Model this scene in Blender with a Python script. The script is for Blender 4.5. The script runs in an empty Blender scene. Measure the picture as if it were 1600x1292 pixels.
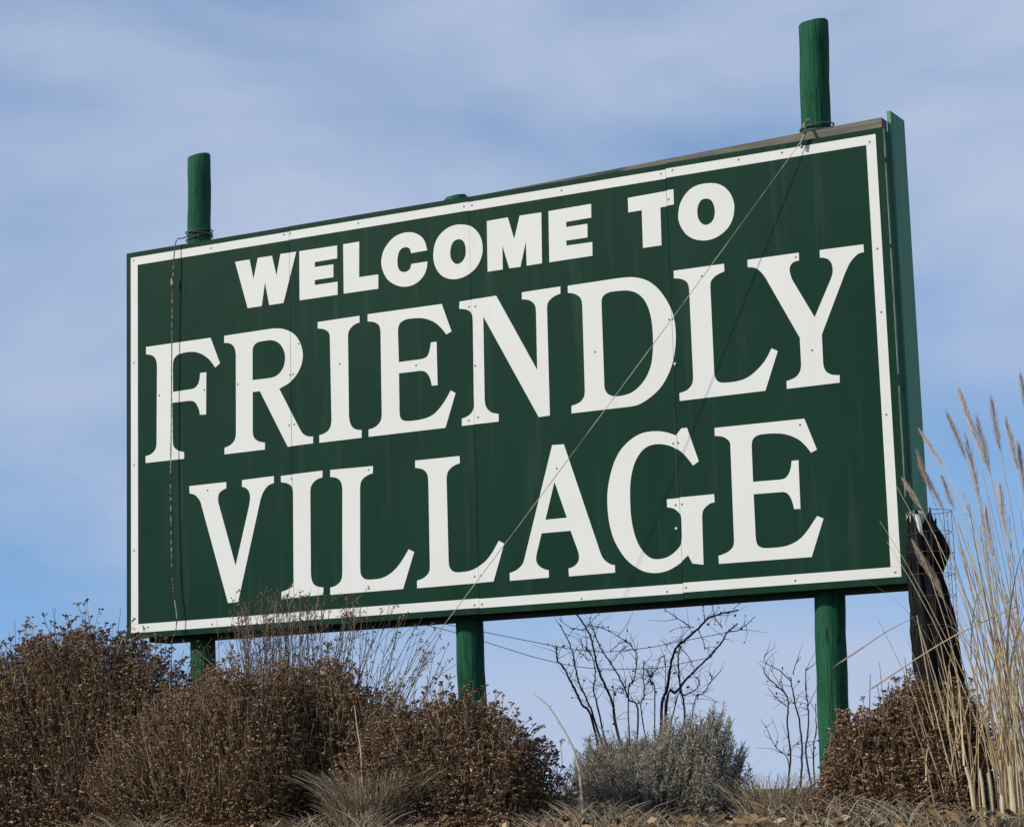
import bpy, bmesh, math, random
import numpy as np
from mathutils import Vector, Matrix
from mathutils.geometry import tessellate_polygon

random.seed(7)
RNG = np.random.default_rng(11)
S = bpy.context.scene
COL = S.collection
R = math.radians

# ------------------------------------------------------------------ camera
cam_d = bpy.data.cameras.new('camera')
cam = bpy.data.objects.new('camera', cam_d)
COL.objects.link(cam)
cam_d.sensor_width = 36.0
cam_d.lens = 81.6
cam_d.shift_y = -46.0 / 1600.0
cam_d.clip_end = 6000
cam.matrix_world = Matrix(((0.880173, 0.107981, 0.462207, 8.5808),
                           (0.473736, -0.139367, -0.869569, -11.2001),
                           (-0.029481, 0.984336, -0.173822, 1.6),
                           (0, 0, 0, 1)))
S.camera = cam

# ------------------------------------------------------------------ sky and sun
SUN_EL, SUN_AZ = R(27), R(38)            # azimuth measured from the sign's normal towards its left
sun_dir = Vector((-math.sin(SUN_AZ) * math.cos(SUN_EL), -math.cos(SUN_AZ) * math.cos(SUN_EL), math.sin(SUN_EL)))
world = bpy.data.worlds.new('World')
S.world = world
world.use_nodes = True
nt = world.node_tree
nt.nodes.clear()
W = nt.nodes.new
out = W('ShaderNodeOutputWorld'); bg = W('ShaderNodeBackground')
sky = W('ShaderNodeTexSky'); sky.sky_type = 'NISHITA'; sky.sun_disc = False
sky.sun_elevation = SUN_EL
sky.sun_rotation = math.atan2(sun_dir.x, sun_dir.y)
sky.altitude = 300; sky.air_density = 1.0; sky.dust_density = 0.35; sky.ozone_density = 2.2
tc = W('ShaderNodeTexCoord')
mp = W('ShaderNodeMapping'); mp.inputs['Scale'].default_value = (3.25, 3.25, 8.43)
mp.inputs['Rotation'].default_value = (0.04, -0.26, 0.29); mp.inputs['Location'].default_value = (6.62, -15.09, -6.92)
nz = W('ShaderNodeTexNoise'); nz.inputs['Scale'].default_value = 1.0; nz.inputs['Detail'].default_value = 5
nz.inputs['Roughness'].default_value = 0.46; nz.inputs['Distortion'].default_value = 0.25
rp = W('ShaderNodeValToRGB')
rp.color_ramp.elements[0].position = 0.39; rp.color_ramp.elements[0].color = (0.05, 0.05, 0.05, 1)
rp.color_ramp.elements[1].position = 0.605; rp.color_ramp.elements[1].color = (0.92, 0.92, 0.92, 1)
mx = W('ShaderNodeMix'); mx.data_type = 'RGBA'
mx.inputs[7].default_value = (2.95, 3.50, 4.66, 1)          # thin cloud veil
tint = W('ShaderNodeMix'); tint.data_type = 'RGBA'; tint.blend_type = 'MULTIPLY'; tint.inputs[0].default_value = 1
tint.inputs[7].default_value = (1.16, 1.30, 1.32, 1)
bg.inputs['Strength'].default_value = 0.15
L = nt.links.new
lift = W('ShaderNodeVectorMath'); lift.operation = 'ADD'; lift.inputs[1].default_value = (0, 0, 0.30)
nrm = W('ShaderNodeVectorMath'); nrm.operation = 'NORMALIZE'
L(tc.outputs['Generated'], lift.inputs[0]); L(lift.outputs[0], nrm.inputs[0]); L(nrm.outputs[0], sky.inputs['Vector'])
L(tc.outputs['Generated'], mp.inputs[0]); L(mp.outputs[0], nz.inputs['Vector']); L(nz.outputs[0], rp.inputs[0])
L(rp.outputs[0], mx.inputs[0]); L(sky.outputs[0], tint.inputs[6]); L(tint.outputs[2], mx.inputs[6])
L(mx.outputs[2], bg.inputs[0]); L(bg.outputs[0], out.inputs[0])

sun_d = bpy.data.lights.new('sun', 'SUN')
sun_d.energy = 3.2; sun_d.angle = R(1.8); sun_d.color = (1.0, 0.94, 0.835)
sun = bpy.data.objects.new('sun', sun_d)
COL.objects.link(sun)
sun.rotation_euler = sun_dir.to_track_quat('Z', 'Y').to_euler()

S.view_settings.view_transform = 'Standard'
S.view_settings.look = 'None'
S.view_settings.exposure = 0.08
S.view_settings.gamma = 1.0
S.view_settings.use_curve_mapping = False

# ------------------------------------------------------------------ helpers
def put(name, me, mat=None, parent=None, label=None, cat=None, group=None, kind=None):
    o = bpy.data.objects.new(name, me)
    COL.objects.link(o)
    if mat is not None and me is not None and not me.materials: me.materials.append(mat)
    if parent: o.parent = parent
    for k, v in (('label', label), ('category', cat), ('group', group), ('kind', kind)):
        if v: o[k] = v
    return o

def thing(name, label, cat, loc=(0, 0, 0), group=None):
    o = put(name, None, label=label, cat=cat, group=group)
    o.location = loc
    return o

class MB:
    """collects vertices and faces; build() links them as one mesh (children are given in world space)"""
    def __init__(s): s.v = []; s.f3 = []; s.f4 = []; s.n = 0
    def add(s, v, f):
        v = np.asarray(v, float).reshape(-1, 3); f = np.asarray(f, int)
        (s.f3 if f.shape[1] == 3 else s.f4).append(f + s.n)
        s.v.append(v); s.n += len(v)
    def box(s, x0, x1, y0, y1, z0, z1, z0r=None, z1r=None):
        a = z0 if z0r is None else z0r; b = z1 if z1r is None else z1r
        s.add([(x0, y0, z0), (x1, y0, a), (x1, y1, a), (x0, y1, z0), (x0, y0, z1), (x1, y0, b), (x1, y1, b), (x0, y1, z1)],
              [(0, 3, 2, 1), (4, 5, 6, 7), (0, 1, 5, 4), (1, 2, 6, 5), (2, 3, 7, 6), (3, 0, 4, 7)])
    def tubes(s, P, rad, n=3):
        """P: (N,K,3) centre lines, rad: (N,K)"""
        P = np.asarray(P, float); N, K, _ = P.shape
        rad = np.broadcast_to(np.asarray(rad, float), (N, K))
        T = np.gradient(P, axis=1); T /= np.linalg.norm(T, axis=2, keepdims=True) + 1e-9
        ref = np.where(np.abs(T[..., 2:3]) > 0.9, np.array([1., 0, 0]), np.array([0, 0, 1.]))
        A = np.cross(T, ref); A /= np.linalg.norm(A, axis=2, keepdims=True) + 1e-9
        B = np.cross(T, A)
        an = np.arange(n) * 2 * math.pi / n
        V = P[:, :, None] + rad[:, :, None, None] * (A[:, :, None] * np.cos(an)[:, None] + B[:, :, None] * np.sin(an)[:, None])
        idx = np.arange(N * K * n).reshape(N, K, n)
        nx = np.roll(idx, -1, axis=2)
        F = np.stack([idx[:, :-1], nx[:, :-1], nx[:, 1:], idx[:, 1:]], -1).reshape(-1, 4)
        s.add(V.reshape(-1, 3), F)
    def tube(s, pts, r, n=6):
        pts = np.asarray(pts, float)[None]
        s.tubes(pts, np.broadcast_to(r, (1, pts.shape[1])), n)
    def blobs(s, C, r, flat=1.0):
        """little irregular octahedra"""
        C = np.asarray(C, float); N = len(C)
        base = np.array([(1, 0, 0), (-1, 0, 0), (0, 1, 0), (0, -1, 0), (0, 0, flat), (0, 0, -flat)], float)
        V = base[None] * RNG.uniform(.65, 1.25, (N, 6, 1))
        a = RNG.uniform(0, 6.28, N); b = RNG.uniform(-.6, .6, N)
        ca, sa, cb, sb = np.cos(a), np.sin(a), np.cos(b), np.sin(b)
        x = V[..., 0] * ca[:, None] - V[..., 1] * sa[:, None]; y = V[..., 0] * sa[:, None] + V[..., 1] * ca[:, None]
        z = V[..., 2]; x, z = x * cb[:, None] - z * sb[:, None], x * sb[:, None] + z * cb[:, None]
        V = np.stack([x, y, z], -1) * np.broadcast_to(np.asarray(r, float), (N,))[:, None, None] + C[:, None]
        f = np.array([(0, 2, 4), (2, 1, 4), (1, 3, 4), (3, 0, 4), (2, 0, 5), (1, 2, 5), (3, 1, 5), (0, 3, 5)])
        s.add(V.reshape(-1, 3), (f[None] + np.arange(N)[:, None, None] * 6).reshape(-1, 3))
    def leaves(s, C, D, ln, wd):
        """narrow folded leaves at C along D"""
        C = np.asarray(C, float); D = np.asarray(D, float); N = len(C)
        D = D / (np.linalg.norm(D, axis=1, keepdims=True) + 1e-9)
        A = np.cross(D, RNG.normal(size=(N, 3))); A /= np.linalg.norm(A, axis=1, keepdims=True) + 1e-9
        U = np.cross(D, A)
        ln = np.broadcast_to(np.asarray(ln, float), (N,))[:, None]; wd = np.broadcast_to(np.asarray(wd, float), (N,))[:, None]
        V = np.stack([C, C + D * ln * .45 + A * wd, C + D * ln + U * ln * .15, C + D * ln * .45 - A * wd + U * wd * .5], 1)
        f = np.array([(0, 1, 2), (0, 2, 3)])
        s.add(V.reshape(-1, 3), (f[None] + np.arange(N)[:, None, None] * 4).reshape(-1, 3))
    def mesh(s, name, smooth=False, off=(0, 0, 0)):
        me = bpy.data.meshes.new(name)
        V = np.concatenate(s.v) - np.asarray(off, float)
        me.vertices.add(len(V)); me.vertices.foreach_set('co', V.astype(np.float32).ravel())
        f3 = np.concatenate(s.f3) if s.f3 else np.zeros((0, 3), int)
        f4 = np.concatenate(s.f4) if s.f4 else np.zeros((0, 4), int)
        li = np.concatenate([f3.ravel(), f4.ravel()]).astype(np.int32)
        st = np.concatenate([np.arange(len(f3)) * 3, len(f3) * 3 + np.arange(len(f4)) * 4]).astype(np.int32)
        me.loops.add(len(li)); me.loops.foreach_set('vertex_index', li)
        me.polygons.add(len(st)); me.polygons.foreach_set('loop_start', st)
        me.update(calc_edges=True); me.validate()
        me.polygons.foreach_set('use_smooth', np.full(len(st), bool(smooth)))
        return me
    def build(s, name, mat, parent=None, smooth=False, **kw):
        off = parent.location if parent else (0, 0, 0)
        return put(name, s.mesh(name, smooth, off), mat, parent, **kw)

def mat(name, stops, rough=.6, scale=(8, 8, 8), detail=5, bump=0.0, bscale=None, island=False, coat=0, spec=.5, stain=None):
    """stops: list of (pos, rgb) run through noise (or through a random value per loose piece)"""
    m = bpy.data.materials.new(name); m.use_nodes = True
    t = m.node_tree; n = t.nodes.new; l = t.links.new
    b = t.nodes['Principled BSDF']; b.inputs['Roughness'].default_value = rough
    b.inputs['Specular IOR Level'].default_value = spec; b.inputs['Coat Weight'].default_value = coat
    co = n('ShaderNodeTexCoord')
    mp = n('ShaderNodeMapping'); mp.inputs['Scale'].default_value = scale; l(co.outputs['Object'], mp.inputs[0])
    nz = n('ShaderNodeTexNoise'); nz.inputs['Scale'].default_value = 1; nz.inputs['Detail'].default_value = detail
    nz.inputs['Roughness'].default_value = .6; l(mp.outputs[0], nz.inputs['Vector'])
    cr = n('ShaderNodeValToRGB'); e = cr.color_ramp.elements
    e[0].position, e[0].color = stops[0][0], (*stops[0][1], 1)
    e[1].position, e[1].color = stops[-1][0], (*stops[-1][1], 1)
    for p, c in stops[1:-1]: x = e.new(p); x.color = (*c, 1)
    if island:
        g = n('ShaderNodeNewGeometry'); l(g.outputs['Random Per Island'], cr.inputs[0])
    else: l(nz.outputs[0], cr.inputs[0])
    colr = cr.outputs[0]
    if stain:
        sc, lo, hi, rgb = stain
        mp2 = n('ShaderNodeMapping'); mp2.inputs['Scale'].default_value = sc; l(co.outputs['Object'], mp2.inputs[0])
        n2 = n('ShaderNodeTexNoise'); n2.inputs['Scale'].default_value = 1; n2.inputs['Detail'].default_value = 6; l(mp2.outputs[0], n2.inputs['Vector'])
        mr = n('ShaderNodeMapRange'); mr.inputs[1].default_value = lo; mr.inputs[2].default_value = hi; l(n2.outputs[0], mr.inputs[0])
        mm = n('ShaderNodeMix'); mm.data_type = 'RGBA'; l(mr.outputs[0], mm.inputs[0]); l(colr, mm.inputs[6]); mm.inputs[7].default_value = (*rgb, 1)
        colr = mm.outputs[2]
    l(colr, b.inputs['Base Color'])
    if bump:
        mb = n('ShaderNodeMapping'); mb.inputs['Scale'].default_value = bscale or scale; l(co.outputs['Object'], mb.inputs[0])
        nb = n('ShaderNodeTexNoise'); nb.inputs['Scale'].default_value = 1; nb.inputs['Detail'].default_value = 4; l(mb.outputs[0], nb.inputs['Vector'])
        bp = n('ShaderNodeBump'); bp.inputs['Strength'].default_value = 1; bp.inputs['Distance'].default_value = bump
        l(nb.outputs[0], bp.inputs['Height']); l(bp.outputs[0], b.inputs['Normal'])
    return m

M = dict(
    panel=mat('panel green enamel', [(.3, (.0092, .0345, .0205)), (.7, (.0122, .042, .0255))], .34, (2.2, 2.2, 1.1), 4, .0010, (2.6, 2.6, 2.0), spec=.03,
              stain=((16, 16, .9), .56, .80, (.026, .056, .040))),
    white=mat('white sign paint', [(.3, (.71, .698, .635)), (.7, (.75, .738, .68))], .5, (3, 3, 2), 5, spec=.15,
              stain=((9, 9, 2.2), .66, .86, (.62, .61, .55))),
    post=mat('post green paint', [(.28, (.007, .036, .018)), (.45, (.016, .084, .041)), (.75, (.030, .125, .066))], .75, (75, 75, 3.4), 8, .006, (90, 90, 3.5), spec=.10,
             stain=((38, 38, 7), .60, .72, (.006, .022, .013))),
    rail=mat('dark green timber', [(.3, (.012, .036, .02)), (.7, (.022, .056, .032))], .7, (4, 40, 40), 5, .002, (5, 60, 60), spec=.25),
    endplank=mat('faded green timber', [(.3, (.095, .245, .14)), (.7, (.135, .31, .185))], .7, (40, 40, 2), 5, .002, (50, 50, 2.5), spec=.25,
                 stain=((60, 60, 9), .66, .76, (.02, .05, .035))),
    grey=mat('weathered grey wood', [(.25, (.07, .062, .048)), (.55, (.17, .15, .12)), (.8, (.27, .245, .20))], .85, (3, 60, 60), 6, .003, (3, 80, 80), spec=.2,
             stain=((2.2, 8, 8), .56, .64, (.03, .06, .04))),
    dark=mat('dark backing board', [(.3, (.02, .03, .022)), (.7, (.03, .042, .03))], .8),  # dark green-black colour of the boards behind the sheets
    trim=mat('bare sheet edge', [(.35, (.10, .16, .10)), (.6, (.42, .44, .32))], .6, (20, 20, 7), 5),
    frameend=mat('cracked green frame end', [(.3, (.03, .105, .055)), (.7, (.055, .155, .085))], .75, (60, 60, 4), 6, .004, (60, 60, 4), spec=.1, stain=((50, 50, 5), .58, .68, (.02, .03, .018))),
    screw=mat('dull screw head', [(.3, (.10, .10, .095)), (.7, (.2, .2, .19))], .5),
    brightcap=mat('pale plastic cap', [(.3, (.75, .75, .72)), (.7, (.8, .8, .78))], .4),
    rope=mat('old twine', [(.42, (.03, .022, .016)), (.5, (.16, .13, .09)), (.62, (.45, .42, .33))], .8, (20, 20, 34), 2),
    wire=mat('bleached cord', [(.4, (.20, .185, .15)), (.6, (.55, .53, .45))], .6, (6, 6, 6)),
    thinwire=mat('thin dark wire', [(.3, (.05, .05, .055)), (.7, (.09, .09, .1))], .5),
    plastic=mat('black plastic sheet', [(.3, (.004, .004, .004)), (.7, (.009, .009, .009))], .55, (9, 9, 3), 4, .012, (22, 22, 7), spec=.07),
    pale=mat('pale weathered wood', [(.3, (.35, .30, .22)), (.7, (.50, .45, .36))], .8, (20, 20, 20)),
    strip=mat('white cloth strip', [(.3, (.6, .6, .57)), (.7, (.72, .72, .7))], .7),
    stem=mat('brown shrub stems', [(0, (.09, .056, .033)), (.5, (.18, .115, .066)), (.85, (.28, .19, .115)), (1, (.44, .35, .25))], .8, island=True, spec=.2),
    head=mat('dried seed heads', [(0, (.052, .029, .014)), (.35, (.14, .080, .039)), (.7, (.245, .148, .078)), (.92, (.36, .235, .145)), (1, (.52, .41, .30))], .85, island=True, spec=.15),
    headwarm=mat('warm dried seed heads', [(0, (.06, .034, .015)), (.35, (.17, .098, .044)), (.7, (.29, .178, .085)), (.92, (.40, .27, .15)), (1, (.54, .42, .29))], .85, island=True, spec=.15),
    twig=mat('fine twigs', [(0, (.07, .05, .036)), (.6, (.15, .108, .078)), (1, (.30, .24, .18))], .8, island=True, spec=.2),
    rose=mat('dark rose canes', [(.3, (.022, .017, .015)), (.55, (.06, .043, .035)), (.8, (.13, .10, .08))], .8, (40, 40, 40), spec=.15),
    sage=mat('grey sage leaves', [(0, (.19, .18, .135)), (.5, (.33, .31, .245)), (.9, (.45, .42, .345)), (1, (.55, .49, .38))], .85, island=True, spec=.15),
    grass=mat('dry tall grass', [(0, (.28, .19, .10)), (.5, (.52, .38, .21)), (.85, (.70, .55, .34)), (1, (.42, .37, .2))], .7, island=True, spec=.3),
    plume=mat('grass plumes', [(0, (.30, .215, .155)), (.6, (.46, .355, .265)), (1, (.60, .50, .40))], .85, island=True, spec=.15),
    stub=mat('cut pale stubs', [(.3, (.48, .40, .24)), (.7, (.68, .62, .45))], .6, (30, 30, 10)),
    litter=mat('bleached ground grass', [(0, (.12, .085, .05)), (.5, (.24, .18, .11)), (1, (.42, .34, .23))], .8, island=True, spec=.2),
    soil=mat('mulched soil', [(.3, (.035, .024, .016)), (.5, (.075, .052, .035)), (.72, (.14, .10, .066))], .95, (9, 9, 9), 9, .03, (14, 14, 14), spec=.1,
             stain=((.35, .35, .35), .48, .62, (.12, .095, .055))),
)

# ------------------------------------------------------------------ ground: a raised planting bed in a field
ZB = 1.43                                   # top of the bed
def ground_z(x, y):
    x = np.asarray(x, float); y = np.asarray(y, float)
    d = np.maximum(np.maximum(-2.6 - y, y - 3.4), 0) + 0.6 * np.maximum(np.maximum(-3.5 - x, x - 9.5), 0)
    k = np.clip(1 - d / 4.2, 0, 1); k = k * k * (3 - 2 * k)
    n = .018 * np.sin(x * 3.1 + 1.3 * np.sin(y * 2.2)) + .014 * np.sin(y * 4.3 + x * 1.7) + .01 * np.sin(x * 9 + y * 7)
    return ZB * k + n * np.clip(1.6 - k, .6, 1.2) - .0004 * np.maximum(np.hypot(x, y) - 40, 0)
def axis(c, h, fine, far):
    a = list(np.arange(c - h, c + h + 1e-6, fine)); st = fine
    lo, hi = a[0], a[-1]; L1, H1 = [], []
    while hi < far:
        st *= 1.28; lo -= st; hi += st; L1.append(lo); H1.append(hi)
    return np.array(L1[::-1] + a + H1)
gx, gy = axis(3, 9, .14, 2500), axis(-3, 11, .14, 2500)
XX, YY = np.meshgrid(gx, gy); g = MB()
idx = np.arange(XX.size).reshape(XX.shape)
g.add(np.stack([XX, YY, ground_z(XX, YY)], -1), np.stack([idx[:-1, :-1], idx[:-1, 1:], idx[1:, 1:], idx[1:, :-1]], -1).reshape(-1, 4))
g.build('ground', M['soil'], smooth=True, kind='structure')

# ------------------------------------------------------------------ the sign
ZO, BW, BH = 2.614, 4.81, 2.30               # border bottom, border width and height
XL, XR, ZT, ZL = -.034, 4.851, ZO + 2.332, ZO - .034
JX = (1.164, 2.384, 3.612)                  # the joints between the four sheets
sign = thing('roadside_sign', 'large dark green WELCOME TO FRIENDLY VILLAGE board standing on three green wooden posts', 'sign', (2.3, .15, ZB))
xs = (XL,) + JX + (XR,)
for i in range(4):
    b = MB(); dz = (.0, .0015, -.001, .003)[i]
    b.box(xs[i] + .0014 * (i > 0), xs[i + 1] - .0014 * (i < 3), 0, .005, ZL + dz, ZT + dz)
    b.build('face_panel', M['panel'], sign)
# white border, broken at the joints
bt = .051; T = .0022
def strip(x0, x1, z0, z1):
    b = MB(); b.box(x0, x1, -T, .001, z0, z1); b.build('border_strip', M['white'], sign)
bx = (0,) + JX + (BW,); gap = (0, .0012, .0005, .0009, 0)
for i in range(4):
    dz = (.0, .0015, -.001, .0035)[i]
    a, c = bx[i] + gap[i], bx[i + 1] - gap[i + 1]
    strip(a, c, ZO + BH - bt + dz, ZO + BH + dz)
    strip(a, c, ZO + dz, ZO + bt + dz)
strip(0, .0525, ZO + bt + .0005, ZO + BH - bt - .0005)
strip(BW - .0535, BW, ZO + bt + .004, ZO + BH - bt + .0025)

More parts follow.
